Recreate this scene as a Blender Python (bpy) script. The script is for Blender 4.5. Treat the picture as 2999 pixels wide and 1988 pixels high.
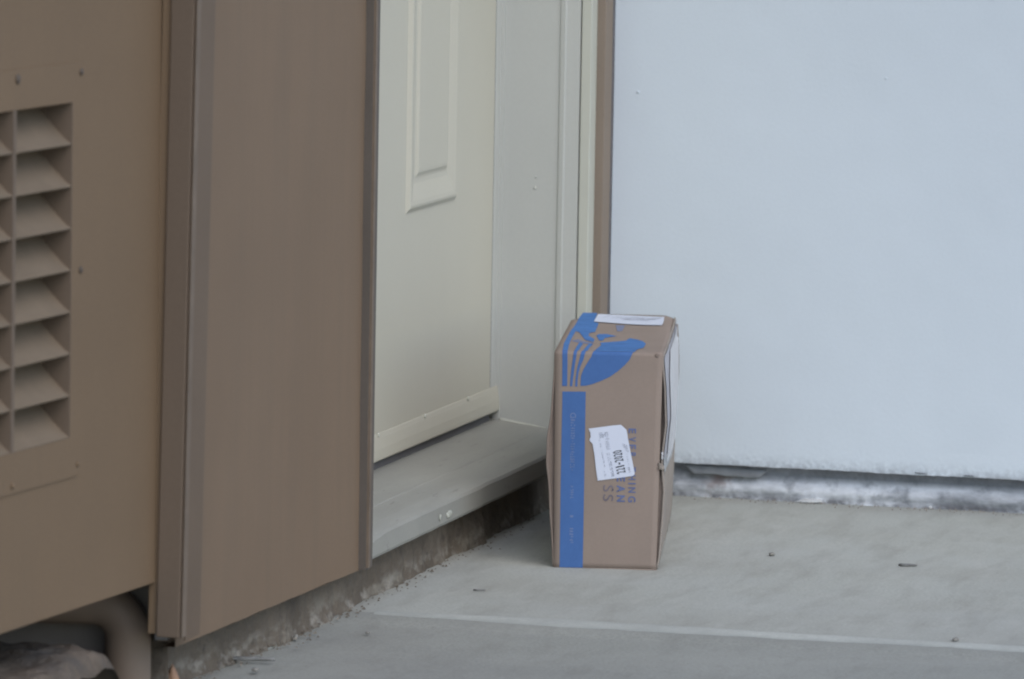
import bpy, bmesh, math, random
from mathutils import Vector, Matrix, noise
for o in list(bpy.data.objects): bpy.data.objects.remove(o)
scene = bpy.context.scene
COL = scene.collection
S = 0.78            # working units -> metres
random.seed(7)

# ---------------------------------------------------------------- camera
YAW, PITCH, ROLL = .256, .105, .0172
fwd = Vector((-math.sin(YAW)*math.cos(PITCH), math.cos(YAW)*math.cos(PITCH), -math.sin(PITCH)))
r0 = Vector((math.cos(YAW), math.sin(YAW), 0)); u0 = r0.cross(fwd)
rr = r0*math.cos(ROLL)+u0*math.sin(ROLL); uu = u0*math.cos(ROLL)-r0*math.sin(ROLL)
cam = bpy.data.cameras.new('camera'); co = bpy.data.objects.new('camera', cam); COL.objects.link(co)
M = Matrix((rr, uu, -fwd)).transposed().to_4x4(); M.translation = Vector((2.555, -10.38, 1.4))*S
co.matrix_world = M
cam.sensor_width = 36; cam.lens = 17500/2999*36; cam.clip_end = 500; cam.clip_start = .1
cam.dof.use_dof = True; cam.dof.focus_distance = 9.6*S; cam.dof.aperture_fstop = 10
scene.camera = co
scene.render.resolution_x = 1024; scene.render.resolution_y = 679

# ---------------------------------------------------------------- light
SUN_EL, SUN_AZ = math.radians(46), math.radians(46)   # azimuth from -Y (the open side) towards +X
w = bpy.data.worlds.new("World"); scene.world = w; w.use_nodes = True
nt = w.node_tree; nt.nodes.clear()
sky = nt.nodes.new('ShaderNodeTexSky'); sky.sky_type = 'NISHITA'; sky.sun_disc = False
sky.sun_elevation = SUN_EL
sky.dust_density = 1.2; sky.air_density = 1.0; sky.ozone_density = 1.4
bg = nt.nodes.new('ShaderNodeBackground'); bg.inputs[1].default_value = .15
wo = nt.nodes.new('ShaderNodeOutputWorld')
nt.links.new(sky.outputs[0], bg.inputs[0]); nt.links.new(bg.outputs[0], wo.inputs[0])
sdir = Vector((math.sin(SUN_AZ)*math.cos(SUN_EL), -math.cos(SUN_AZ)*math.cos(SUN_EL), math.sin(SUN_EL)))
sky.sun_rotation = math.atan2(sdir.x, sdir.y)
sl = bpy.data.lights.new('sun', 'SUN'); sl.energy = .6; sl.angle = math.radians(50); sl.color = (1, .97, .93)
so = bpy.data.objects.new('sun', sl); COL.objects.link(so); so.location = sdir*20
so.rotation_euler = sdir.to_track_quat('Z', 'Y').to_euler()
scene.view_settings.view_transform = 'Standard'; scene.view_settings.look = 'None'
scene.view_settings.exposure = 0.56; scene.view_settings.gamma = 1
scene.render.engine = 'CYCLES'
scene.cycles.filter_width = 2.1

# ---------------------------------------------------------------- materials
def nodes(m): return m.node_tree.nodes, m.node_tree.links
def coords(m, scale=(1, 1, 1)):
    n, l = nodes(m)
    t = n.new('ShaderNodeTexCoord'); mp = n.new('ShaderNodeMapping'); mp.inputs['Scale'].default_value = scale
    l.new(t.outputs['Object'], mp.inputs[0]); return mp.outputs[0]
def mat(name, col, rough=.7, var=.0, vscale=4, col2=None, bump=0, bscale=200, bdist=.001, stretch=(1, 1, 1), spec=.35, fine=0, metal=0):
    m = bpy.data.materials.new(name); m.use_nodes = True
    n, l = nodes(m); b = n['Principled BSDF']
    b.inputs['Roughness'].default_value = rough; b.inputs['Base Color'].default_value = (*col, 1)
    b.inputs['Specular IOR Level'].default_value = spec; b.inputs['Metallic'].default_value = metal
    if var or col2:
        tx = n.new('ShaderNodeTexNoise'); tx.inputs['Scale'].default_value = vscale; tx.inputs['Detail'].default_value = 6
        tx.inputs['Roughness'].default_value = .6
        l.new(coords(m, stretch), tx.inputs['Vector'])
        r = n.new('ShaderNodeValToRGB'); e = r.color_ramp.elements
        c2 = col2 or tuple(min(1, c*(1+var)) for c in col); c1 = col if col2 else tuple(c*(1-var) for c in col)
        e[0].position = .33; e[0].color = (*c1, 1); e[1].position = .67; e[1].color = (*c2, 1)
        l.new(tx.outputs['Fac'], r.inputs[0]); out = r.outputs[0]
        if fine:
            t2 = n.new('ShaderNodeTexNoise'); t2.inputs['Scale'].default_value = 260; t2.inputs['Detail'].default_value = 3
            l.new(coords(m), t2.inputs['Vector'])
            mr = n.new('ShaderNodeMapRange'); mr.inputs['From Min'].default_value = .3; mr.inputs['From Max'].default_value = .7
            mr.inputs['To Min'].default_value = 1-fine; mr.inputs['To Max'].default_value = 1+fine
            l.new(t2.outputs['Fac'], mr.inputs[0])
            mx = n.new('ShaderNodeVectorMath'); mx.operation = 'SCALE'
            l.new(out, mx.inputs[0]); l.new(mr.outputs[0], mx.inputs['Scale']); out = mx.outputs[0]
        l.new(out, b.inputs['Base Color'])
    if bump:
        tb = n.new('ShaderNodeTexNoise'); tb.inputs['Scale'].default_value = bscale; tb.inputs['Detail'].default_value = 4
        l.new(coords(m, stretch if stretch != (1, 1, 1) else (1, 1, 1)), tb.inputs['Vector'])
        bp = n.new('ShaderNodeBump'); bp.inputs['Strength'].default_value = bump; bp.inputs['Distance'].default_value = bdist
        l.new(tb.outputs['Fac'], bp.inputs['Height']); l.new(bp.outputs[0], b.inputs['Normal'])
    return m
def add_patch(m, col, scale, lo, hi, stretch=(1, 1, 1), zlim=None, ylim=None, amount=1.0):
    """second layer of stains with a shape of its own; zlim=(z0,z1): fades out between z0 and z1"""
    n, l = nodes(m); b = n['Principled BSDF']; src = b.inputs['Base Color'].links[0].from_socket
    tx = n.new('ShaderNodeTexNoise'); tx.inputs['Scale'].default_value = scale; tx.inputs['Detail'].default_value = 7
    tx.inputs['Roughness'].default_value = .65
    l.new(coords(m, stretch), tx.inputs['Vector'])
    mr = n.new('ShaderNodeMapRange'); mr.inputs['From Min'].default_value = lo; mr.inputs['From Max'].default_value = hi
    l.new(tx.outputs['Fac'], mr.inputs[0]); fac = mr.outputs[0]
    for lim, ax in ((zlim, 'Z'), (ylim, 'Y')):
        if not lim: continue
        t = n.new('ShaderNodeTexCoord'); s = n.new('ShaderNodeSeparateXYZ'); l.new(t.outputs['Object'], s.inputs[0])
        m2 = n.new('ShaderNodeMapRange'); m2.inputs['From Min'].default_value = lim[0]; m2.inputs['From Max'].default_value = lim[1]
        m2.inputs['To Min'].default_value = 1; m2.inputs['To Max'].default_value = 0
        l.new(s.outputs[ax], m2.inputs[0])
        mu = n.new('ShaderNodeMath'); mu.operation = 'MULTIPLY'; l.new(fac, mu.inputs[0]); l.new(m2.outputs[0], mu.inputs[1]); fac = mu.outputs[0]
    if amount != 1:
        mu = n.new('ShaderNodeMath'); mu.operation = 'MULTIPLY'; l.new(fac, mu.inputs[0]); mu.inputs[1].default_value = amount; fac = mu.outputs[0]
    mx = n.new('ShaderNodeMix'); mx.data_type = 'RGBA'
    l.new(fac, mx.inputs['Factor']); l.new(src, mx.inputs['A']); mx.inputs['B'].default_value = (*col, 1)
    l.new(mx.outputs['Result'], b.inputs['Base Color'])

M_siding = mat('brown_siding_paint', (.204, .142, .092), .75, .05, 3, bump=.25, bscale=500, bdist=.0006, fine=.03)
add_patch(M_siding, (.165, .120, .082), 5, .50, .78, stretch=(2.5, 2.5, .22), amount=.45)
add_patch(M_siding, (.25, .19, .14), 30, .68, .74, amount=.35)
M_vent = mat('tan_brown_vent_paint', (.186, .127, .076), .75, .05, 3, bump=.25, bscale=500, bdist=.0006, fine=.03)
add_patch(M_vent, (.150, .108, .068), 4, .50, .80, stretch=(2.5, 2.5, .3), amount=.45)
M_post = mat('grey_brown_trim_paint', (.162, .121, .087), .7, .06, 5, bump=.2, bscale=300, bdist=.0006, stretch=(1, 1, .15), fine=.03)
M_trim = mat('dark_trim_paint', (.125, .107, .090), .7, .08, 6, fine=.03)
M_gapshade = mat('door_gap_shade', (.06, .07, .085), .7, .2, 20)  # near-black colour for the shade in the door edge gap
M_gapfill = mat('under_door_shade', (.12, .12, .125), .8, .1, 20)  # grey colour for the shadow in the gap below the door
M_strip = mat('taupe_trim_paint', (.255, .203, .157), .7, .05, 5, fine=.03)
M_cover = mat('brown_cover_board_paint', (.150, .108, .074), .7, .06, 5, bump=.2, bscale=300, bdist=.0006, fine=.03)
M_lip = mat('worn_trim_edge', (.178, .136, .100), .7, .12, 30)
M_door = mat('cream_door_paint', (.54, .515, .42), .5, .025, 2, bump=.1, bscale=300, bdist=.0004, fine=.015)
add_patch(M_door, (.42, .41, .36), 7, .35, .8, zlim=(.16*S, .34*S), amount=.15)
M_jamb = mat('cream_jamb_paint', (.51, .515, .475), .5, .025, 3, bump=.12, bscale=250, bdist=.0005, fine=.015)
M_case = mat('pale_casing_paint', (.52, .52, .445), .5, .03, 6)
M_sill = mat('grey_threshold_metal', (.305, .30, .265), .6, .08, 6, bump=.12, bscale=120, bdist=.0005, stretch=(4, .4, 1), fine=.03)
add_patch(M_sill, (.17, .165, .15), 30, .62, .7, stretch=(3, .6, 1), amount=.6)
M_stucco = mat('white_stucco_paint', (.655, .717, .762), .8, .018, 2.5, bump=.22, bscale=190, bdist=.0008, fine=.012, spec=.2)
add_patch(M_stucco, (.56, .62, .66), 3, .58, .85, amount=.3)
add_patch(M_stucco, (.48, .50, .50), 60, .73, .76, amount=.35)
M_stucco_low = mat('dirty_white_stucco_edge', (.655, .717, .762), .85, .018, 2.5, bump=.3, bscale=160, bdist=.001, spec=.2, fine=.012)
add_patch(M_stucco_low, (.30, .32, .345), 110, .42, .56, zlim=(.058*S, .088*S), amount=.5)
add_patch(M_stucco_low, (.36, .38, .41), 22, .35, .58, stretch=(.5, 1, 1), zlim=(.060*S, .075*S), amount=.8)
M_foot = mat('grey_painted_footing', (.255, .27, .295), .85, .18, 12, bump=.6, bscale=90, bdist=.003, fine=.06)
add_patch(M_foot, (.78, .81, .85), 9, .38, .60, stretch=(.5, 1, 1.6), zlim=(.034*S, .046*S))
add_patch(M_foot, (.26, .19, .17), 9, .60, .70, amount=.7)
add_patch(M_foot, (.15, .15, .16), 24, .44, .56, stretch=(.7, 1, 1), zlim=(.005*S, .015*S), amount=.85)
add_patch(M_foot, (.17, .18, .20), 30, .52, .66, amount=.6)
M_found = mat('brown_grey_foundation', (.135, .112, .086), .9, .25, 9, bump=.9, bscale=60, bdist=.006, fine=.08)
add_patch(M_found, (.23, .21, .17), 22, .52, .64, stretch=(1, .5, 1.5), zlim=(.022*S, .045*S), amount=.8)
add_patch(M_found, (.31, .29, .25), 40, .50, .62, stretch=(1, .6, 1), zlim=(.012*S, .032*S), amount=.8)
add_patch(M_found, (.085, .072, .06), 30, .60, .66, amount=.8)
M_conc = mat('grey_concrete', (.405, .41, .368), .85, .05, 2.2, bump=.5, bscale=110, bdist=.0012, stretch=(1, .4, 1), fine=.12, spec=.3)
add_patch(M_conc, (.31, .295, .255), 2.6, .45, .72, stretch=(.7, .8, 1), amount=.55)
add_patch(M_conc, (.45, .465, .44), 6, .45, .75, stretch=(.5, .9, 1), amount=.45)
add_patch(M_conc, (.28, .27, .235), 22, .48, .74, stretch=(1, .25, 1), amount=.6)
add_patch(M_conc, (.46, .46, .42), 34, .52, .74, stretch=(1, .25, 1), amount=.6)
add_patch(M_conc, (.16, .15, .13), 150, .67, .72, stretch=(1, .5, 1), amount=.6)
M_conc2 = mat('older_grey_concrete', (.312, .316, .282), .85, .05, 2.2, bump=.5, bscale=110, bdist=.0012, stretch=(1, .4, 1), fine=.13, spec=.3)
add_patch(M_conc2, (.255, .255, .235), 3, .42, .70, stretch=(.7, .8, 1), amount=.5)
add_patch(M_conc2, (.39, .39, .35), 7, .45, .75, stretch=(.5, .9, 1), amount=.45)
add_patch(M_conc2, (.22, .215, .19), 30, .50, .74, stretch=(1, .3, 1), amount=.45)
add_patch(M_conc2, (.14, .13, .115), 150, .66, .72, stretch=(1, .5, 1), amount=.6)
M_joint = mat('pale_joint_mortar', (.475, .485, .44), .85, .07, 10, bump=.5, bscale=120, bdist=.001, stretch=(1, .4, 1), fine=.1)
add_patch(M_joint, (.37, .38, .35), 9, .45, .70, stretch=(.6, .5, 1), amount=.7)
n_, l_ = nodes(M_joint); b_ = n_['Principled BSDF']; src_ = b_.inputs['Base Color'].links[0].from_socket
a_ = n_.new('ShaderNodeAttribute'); a_.attribute_name = 'wear'
nx_ = n_.new('ShaderNodeTexNoise'); nx_.inputs['Scale'].default_value = 18; nx_.inputs['Detail'].default_value = 6; l_.new(coords(M_joint, (1, .5, 1)), nx_.inputs['Vector'])
m1_ = n_.new('ShaderNodeMath'); m1_.operation = 'MULTIPLY_ADD'; l_.new(nx_.outputs['Fac'], m1_.inputs[0]); m1_.inputs[1].default_value = 1.4; m1_.inputs[2].default_value = -.7
m2_ = n_.new('ShaderNodeMath'); m2_.operation = 'MULTIPLY_ADD'; m2_.use_clamp = True; l_.new(a_.outputs['Fac'], m2_.inputs[0]); m2_.inputs[1].default_value = 1.15; l_.new(m1_.outputs[0], m2_.inputs[2])
mx_ = n_.new('ShaderNodeMix'); mx_.data_type = 'RGBA'; l_.new(m2_.outputs[0], mx_.inputs['Factor']); mx_.inputs['A'].default_value = (.355, .365, .335, 1)
l_.new(src_, mx_.inputs['B']); l_.new(mx_.outputs['Result'], b_.inputs['Base Color'])
M_stain = mat('tan_grit', (.27, .245, .215), .95, .15, 20, bump=.8, bscale=300, bdist=.001, fine=.1)
M_dirt = mat('brown_dirt', (.128, .102, .078), .95, .22, 12, bump=1, bscale=90, bdist=.006, fine=.12)
add_patch(M_dirt, (.09, .085, .08), 10, .52, .66, amount=.7)
M_pipe = mat('brown_painted_pipe', (.235, .18, .137), .6, .08, 12, bump=.2, bscale=200, bdist=.0008)
M_dark = mat('dark_cavity_boards', (.26, .26, .27), .9, .2, 5)
M_lining = mat('brown_cupboard_lining', (.29, .265, .24), .9, .2, 5)
M_blade = mat('vent_blade_paint', (.195, .148, .10), .65, .08, 20, fine=.03)
M_screw = mat('dark_screw', (.10, .08, .063), .7, .2, 60)
M_card = mat('kraft_cardboard', (.305, .243, .202), .85, .035, 9, bump=.25, bscale=60, bdist=.0006, stretch=(1, 1, .25), fine=.025, spec=.2)
add_patch(M_card, (.262, .212, .178), 7, .45, .7, amount=.5)
M_carddk = mat('shaded_worn_cardboard', (.24, .19, .158), .9, .12, 14, bump=.4, bscale=80, bdist=.001, fine=.05)  # worn, and darkened in its colour for the shaded side of the box
M_blue = mat('blue_box_print', (.070, .155, .37), .75, .05, 25, fine=.03, spec=.2)
M_bluetop = mat('worn_blue_print', (.068, .185, .44), .8, .12, 40, fine=.06, spec=.2)
M_bluefade = mat('faded_blue_print', (.20, .225, .33), .85, .15, 50, spec=.2)
M_text = mat('blue_ink_lettering', (.13, .165, .31), .85, .15, 80, spec=.2)
M_textgrey = mat('grey_ink_lettering', (.18, .16, .19), .85, .15, 80, spec=.2)
M_stext = mat('pale_ink_on_stripe', (.20, .255, .42), .8, .15, 60, spec=.2)
M_label = mat('white_label_paper', (.66, .70, .80), .6, .02, 20, spec=.3)
M_ink = mat('black_label_ink', (.05, .055, .065), .7, .2, 60)
M_inkg = mat('grey_label_ink', (.30, .32, .37), .8, .2, 60)
M_film = mat('clear_tape_film', (.50, .51, .51), .35, .15, 40, bump=.6, bscale=60, bdist=.002)
M_film.node_tree.nodes['Principled BSDF'].inputs['Alpha'].default_value = .72
M_bag = mat('pale_side_label_paper', (.60, .60, .61), .55, .05, 12, bump=.3, bscale=40, bdist=.001)
M_wrap = mat('lilac_grey_wrap', (.43, .42, .45), .5, .08, 20, bump=.3, bscale=40, bdist=.001)
M_chip = mat('peeled_paint_chip', (.27, .285, .30), .8, .15, 25, bump=.5, bscale=120, bdist=.001)
M_twig = mat('dark_twig_bark', (.19, .19, .18), .85, .25, 60)
M_peb = mat('grey_pebble', (.25, .24, .215), .9, .25, 60)
M_pale = mat('pale_fleck', (.6, .61, .6), .8, .1, 60)
M_leaf = mat('dry_orange_leaf_blade', (.42, .26, .17), .7, .15, 40)

# ---------------------------------------------------------------- helpers (coordinates in working units)
def link(name, me, m, parent=None, smooth=False):
    o = bpy.data.objects.new(name, me); COL.objects.link(o)
    if m: me.materials.append(m)
    if smooth:
        for p in me.polygons: p.use_smooth = True
    if parent: o.parent = parent
    return o
def tag(o, label=None, cat=None, group=None, kind=None):
    if label: o['label'] = label
    if cat: o['category'] = cat
    if group: o['group'] = group
    if kind: o['kind'] = kind
    return o
def thing(name, label, cat, loc=(0, 0, 0), group=None, rz=0):
    o = bpy.data.objects.new(name, None); COL.objects.link(o); o.empty_display_size = .05
    o.location = Vector(loc)*S; o.rotation_euler = (0, 0, rz)
    return tag(o, label, cat, group)
def pyd(verts, faces, name):
    me = bpy.data.meshes.new(name); me.from_pydata([tuple(Vector(v)*S) for v in verts], [], faces); me.update(); return me
class MB:
    def __init__(s, org=(0, 0, 0)): s.v = []; s.f = []; s.o = Vector(org)
    def add(s, vs, fs):
        b = len(s.v); s.v += [Vector(v)-s.o for v in vs]; s.f += [[i+b for i in f] for f in fs]; return s
    def box(s, a, b):
        x0, y0, z0 = a; x1, y1, z1 = b
        return s.add([(x0, y0, z0), (x1, y0, z0), (x1, y1, z0), (x0, y1, z0), (x0, y0, z1), (x1, y0, z1), (x1, y1, z1), (x0, y1, z1)],
                     [(3, 2, 1, 0), (4, 5, 6, 7), (0, 1, 5, 4), (1, 2, 6, 5), (2, 3, 7, 6), (3, 0, 4, 7)])
    def prism(s, prof, z0, z1):       # plan-view polygon extruded in z (numbers or functions)
        n = len(prof); a = [(x, y, z0) for x, y in prof]; b = [(x, y, z1) for x, y in prof]
        return s.add(a+b, [tuple(range(n))[::-1], tuple(range(n, 2*n))]+[(i, (i+1) % n, n+(i+1) % n, n+i) for i in range(n)])
    def prismy(s, prof, y0, y1):      # x-z polygon extruded in y
        n = len(prof); a = [(x, y0, z) for x, z in prof]; b = [(x, y1, z) for x, z in prof]
        return s.add(a+b, [tuple(range(n)), tuple(range(n, 2*n))[::-1]]+[(i, n+i, n+(i+1) % n, (i+1) % n) for i in range(n)])
    def prismx(s, prof, x0, x1):
        n = len(prof); a = [(x0, y, z) for y, z in prof]; b = [(x1, y, z) for y, z in prof]
        return s.add(a+b, [tuple(range(n))[::-1], tuple(range(n, 2*n))]+[(i, (i+1) % n, n+(i+1) % n, n+i) for i in range(n)])
    def grid(s, fn, nu, nv):
        vs = [fn(i/nu, j/nv) for j in range(nv+1) for i in range(nu+1)]
        fs = [(j*(nu+1)+i, j*(nu+1)+i+1, (j+1)*(nu+1)+i+1, (j+1)*(nu+1)+i) for j in range(nv) for i in range(nu)]
        return s.add(vs, fs)
    def tube(s, pts, rad, seg=16, cap=True):
        pts = [Vector(p) for p in pts]; vs = []; n = len(pts); prev = None
        for i, p in enumerate(pts):
            t = (pts[min(i+1, n-1)]-pts[max(i-1, 0)]).normalized()
            if prev is None: a = t.orthogonal().normalized()
            else: a = (prev-t*prev.dot(t)).normalized()
            prev = a; b = t.cross(a); r = rad[i] if isinstance(rad, (list, tuple)) else rad
            for k in range(seg):
                an = 2*math.pi*k/seg; vs.append(p+(a*math.cos(an)+b*math.sin(an))*r)
        fs = [(i*seg+k, i*seg+(k+1) % seg, (i+1)*seg+(k+1) % seg, (i+1)*seg+k) for i in range(n-1) for k in range(seg)]
        if cap: fs += [tuple(range(seg))[::-1], tuple(range((n-1)*seg, n*seg))]
        return s.add(vs, fs)
    def blob(s, c, r, seg=10, rings=6, jit=0):
        c = Vector(c); vs = [c+Vector((0, 0, -r[2]))]
        for j in range(1, rings):
            th = math.pi*j/rings
            for k in range(seg):
                q = 1+jit*random.uniform(-1, 1)
                vs.append(c+Vector((r[0]*math.sin(th)*math.cos(2*math.pi*k/seg)*q, r[1]*math.sin(th)*math.sin(2*math.pi*k/seg)*q, -r[2]*math.cos(th)*q)))
        vs.append(c+Vector((0, 0, r[2]))); N = len(vs)-1
        fs = [(0, 1+(k+1) % seg, 1+k) for k in range(seg)]
        for j in range(rings-2):
            fs += [(1+j*seg+k, 1+j*seg+(k+1) % seg, 1+(j+1)*seg+(k+1) % seg, 1+(j+1)*seg+k) for k in range(seg)]
        fs += [(N, 1+(rings-2)*seg+k, 1+(rings-2)*seg+(k+1) % seg) for k in range(seg)]
        return s.add(vs, fs)
    def build(s, name, m, parent=None, bevel=0, smooth=False, loc=None):
        me = pyd(s.v, s.f, name)
        bm = bmesh.new(); bm.from_mesh(me); bmesh.ops.recalc_face_normals(bm, faces=bm.faces) if s.closed() else None
        bm.to_mesh(me); bm.free()
        o = link(name, me, m, parent, smooth)
        if s.o.length: o.location = s.o*S
        if bevel:
            b = o.modifiers.new('bevel', 'BEVEL'); b.width = bevel*S; b.segments = 2; b.limit_method = 'ANGLE'
        return o
    def closed(s): return True
def nz(x, y, z=0, f=1): return noise.noise(Vector((x*f, y*f, z*f)))

# ================================================================ THE SETTING
# ground sheet: dirt to the horizon, finer near the vent cupboard
def ground_h(x, y):
    h = -.035+.010*nz(x, y, 0, 5)+.006*nz(x, y, 3, 17)
    k = math.exp(-max(0, (-2.60-y))**0*max(0, (y+2.72)/.10)**2)*math.exp(-max(0, (-x-.20)/.12)**2)*math.exp(-max(0, (x+.03)/.05)**2)
    h += (.150+.006*nz(x, y, 8, 11)+.006*nz(x, y, 2, 30)+.002*nz(x, y, 5, 70))*k
    h += (.045+.012*nz(x, y, 6, 30))*math.exp(-((x+.075)/.06)**2-((y+2.30)/.14)**2)
    return h
g = MB()
g.grid(lambda u, v: (lambda x, y: (x, y, ground_h(x, y)))(-1.2+1.19*u, -3.6+2.0*v), 260, 400)
def far(u, v):
    return None
E0 = [(-1.2, -3.6), (-.01, -3.6), (-.01, -1.6), (-1.2, -1.6)]
R_ = [(-120, -120), (120, -120), (120, 120), (-120, 120)]
g.add([(x, y, -.036) for x, y in E0]+[(x, y, -.036) for x, y in R_], [(0, 4, 5, 1), (1, 5, 6, 2), (2, 6, 7, 3), (3, 7, 4, 0)])
tag(g.build('ground', M_dirt, smooth=True), kind='structure')

# concrete slab (pavement): two pours with a mortar joint between them; left edge slightly wandering
def edge_x(y):
    return -.022+.010*nz(0, y, 0, 6)+.004*nz(0, y, 5, 30)+(-.0 if y > -1.9 else -.03*(-1.9-y)/.3 if y > -2.2 else -.03)
JY0, JY1 = -1.575, -1.525
def slab_part(y0, y1, ny, zf):
    def fn(u, v):
        y = y0+(y1-y0)*v; x0 = edge_x(y); x = x0+(4.2-x0)*(u**1.6)
        return (x, y, zf(x, y))
    s = MB(); s.grid(fn, 160, ny)
    s.add([(edge_x(y0+(y1-y0)*k/60), y0+(y1-y0)*k/60, z) for z in (0, -.09) for k in range(61)],
          [(k, k+1, 62+k, 61+k) for k in range(60)])
    return s
def zslab(x, y): return .0014*nz(x, y, 1, 3)+.0006*nz(x, y, 5, 14)
def jl(x): return -1.532+.003*nz(x, 0, 0, 4)     # joint centre line
s = slab_part(-1.53, .06, 120, zslab); 
o = s.build('patio_slab', M_conc, smooth=True); tag(o, kind='structure')
def znear(x, y):
    d = (-1.60-y); k = max(0, min(1, d/.03)); return zslab(x, y)-.004*k
s = slab_part(-5.2, -1.53, 220, znear)
o = s.build('pavement', M_conc2, smooth=True); tag(o, kind='structure')
# the joint: a low worn mortar ridge, wide at the wall end
def jf(u, v):
    x = edge_x(-1.53)+.05+(4.1)*u; c = -1.532+.004*nz(x, 0, 0, 4)+.002*nz(x, 1, 0, 15)
    wd = (.026+.024*math.exp(-max(0, x)/.8)+.010*nz(x, 4, 0, 5)+.006*nz(x, 9, 0, 23))*min(1, .4+8*u); t = v*2-1
    return (x, c+wd*t, zslab(x, c+wd*t)-.0002-.001*t**8+.0030*(1-t*t)*(.8+.5*nz(x, c+wd*t, 2, 14)+.3*nz(x, c+wd*t, 6, 45)))
s = MB(); s.grid(jf, 900, 16); o = s.build('path_joint', M_joint, smooth=True)
# worn edges: the mortar thins out to bare concrete at both sides and at the wall end
at = o.data.color_attributes.new('wear', 'FLOAT_COLOR', 'POINT')
for j in range(17):
    for i in range(901):
        t = j/8-1; k = max(0, 1-t*t)**1.1*min(1, (i/900*4.1)/.30+.15); at.data[j*901+i].color = (k, k, k, 1); tag(o, kind='structure')

# tan grit lying along the foot of the stucco wall and crumbs along the siding foundation
s = MB(); random.seed(3)
for i in range(800):
    x = random.uniform(.03, 3.4); y = .005-abs(random.gauss(0, .022))
    r = random.uniform(.0007, .0021); s.add(*((lambda c, r: ([(c[0]-r, c[1]-r, 0), (c[0]+r, c[1]-r*.7, 0), (c[0]+r*.6, c[1]+r, 0), (c[0]-r*.8, c[1]+r*.8, 0), (c[0], c[1], c[2]+r*1.1)], [(0, 1, 4), (1, 2, 4), (2, 3, 4), (3, 0, 4)]))((x, y, .0015), r)))
o = s.build('wall_foot_grit', M_stain); tag(o, 'tan grit and dust along the foot of the white stucco wall', 'grit', kind='stuff')
s = MB()
for i in range(420):
    y = random.uniform(-2.45, -.02); x = edge_x(y)+random.gauss(.004, .016); r = random.uniform(.0008, .0026)*(1.4 if y < -1.5 else 1)
    if x < -.035: continue
    z = .0005; q = [random.uniform(.6, 1.3) for _ in range(5)]
    s.add([(x-r*q[0], y-r*q[1], z), (x+r*q[2], y-r*.7, z), (x+r*.6, y+r*q[3], z), (x-r*.8, y+r*.8, z), (x, y, z+r*q[4])], [(0, 1, 4), (1, 2, 4), (2, 3, 4), (3, 0, 4)])
o = s.build('dirt_crumbs', M_found); tag(o, 'dirt and crumbled mortar along the foot of the brown wall', 'debris', kind='stuff')

# ================================================================ BROWN SIDING WALL (face in the plane x = 0)
W = thing('siding_wall', 'brown painted siding wall with a cream door in it, left of the white wall', 'wall', (0, -1.9, 0))
def P(name, mb, m, **k):
    o = mb.build(name, m, W, **k); o.location = o.location-Vector((0, -1.9*S, 0)); return o
def sid(u, v):
    y = -2.46+.945*u; zb = .081-.016*u+.0012*nz(y, 0, 0, 9); z = zb+(3.1-zb)*(v**2.0)
    return (.0012*nz(y, z, 0, 4)+.0006*nz(y, z, 2, 11), y, z)
s = MB(); s.grid(sid, 60, 60)
zt = 3.1; s.add([(0, -2.46, .081), (-.022, -2.46, .081), (-.022, -1.515, .065), (0, -1.515, .065)], [(0, 1, 2, 3)])
P('siding_panel', s, M_siding, smooth=True)
s = MB(); s.box((-.03, -2.46, .09), (-.012, -1.50, 3.1)); P('sheathing', s, M_dark)
s = MB(); s.box((-.16, -1.46, 2.15), (.0, -.12, 3.1)); P('siding_panel', s, M_siding)
def lean(mb):                       # the post is a touch out of plumb
    for v in mb.v: v.x += .0135*(v.z-.10)
# post: a board whose near face looks at the camera, a ridge, and the face along the wall
s = MB(); s.prism([(-.001, -2.545), (.034, -2.548), (.034, -2.452), (-.006, -2.37), (-.006,-2.50)], .108, 3.1); lean(s)
post = P('corner_post', s, M_post, bevel=.002)
s = MB(); s.prism([(.0342, -2.546), (.0385, -2.549), (.0385, -2.530), (.0342, -2.530)], .109, 3.1); lean(s)
o = s.build('worn_ridge', M_lip, None, bevel=.0008); o.parent = post
s = MB(); s.prism([(.0342, -2.5275), (.037, -2.5275), (.037, -2.462), (.0342, -2.462)], .102, 3.1); lean(s)
o = s.build('cover_board', M_cover, None, bevel=.0008); o.parent = post
s = MB(); s.box((-.014, -2.540, .112), (-.0015, -2.462, 3.1)); lean(s); P('edge_strip', s, M_vent)
# trim channel beside the door opening
s = MB(); s.prism([(.0012, -1.540), (.0125, -1.540), (.0125, -1.512), (.0095, -1.512), (.0095, -1.492), (-.03, -1.492), (-.03, -1.540)], .066, 3.1)
tr = P('trim_channel', s, M_trim, bevel=.0008)
s = MB(); s.box((.0127, -1.5395, .07), (.0165, -1.5295, 3.1)); o = s.build('worn_edge', M_lip, None); o.parent = tr
# corner board between casing and stucco
s = MB(); s.prism([(-.04, -.088), (.0232, -.088), (.0232, -.034), (-.04, -.034)], .03, 3.1); P('corner_board', s, M_strip, bevel=.0012)
s = MB(); s.box((.0, -.42, 2.30), (4.6, .1, 2.36)); s.box((.0, -.46, 2.26), (4.6, -.42, 2.44)); P('unseen_shade_eave', s, M_case)  # unseen eave, added to shade the upper part of the wall and door
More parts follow.
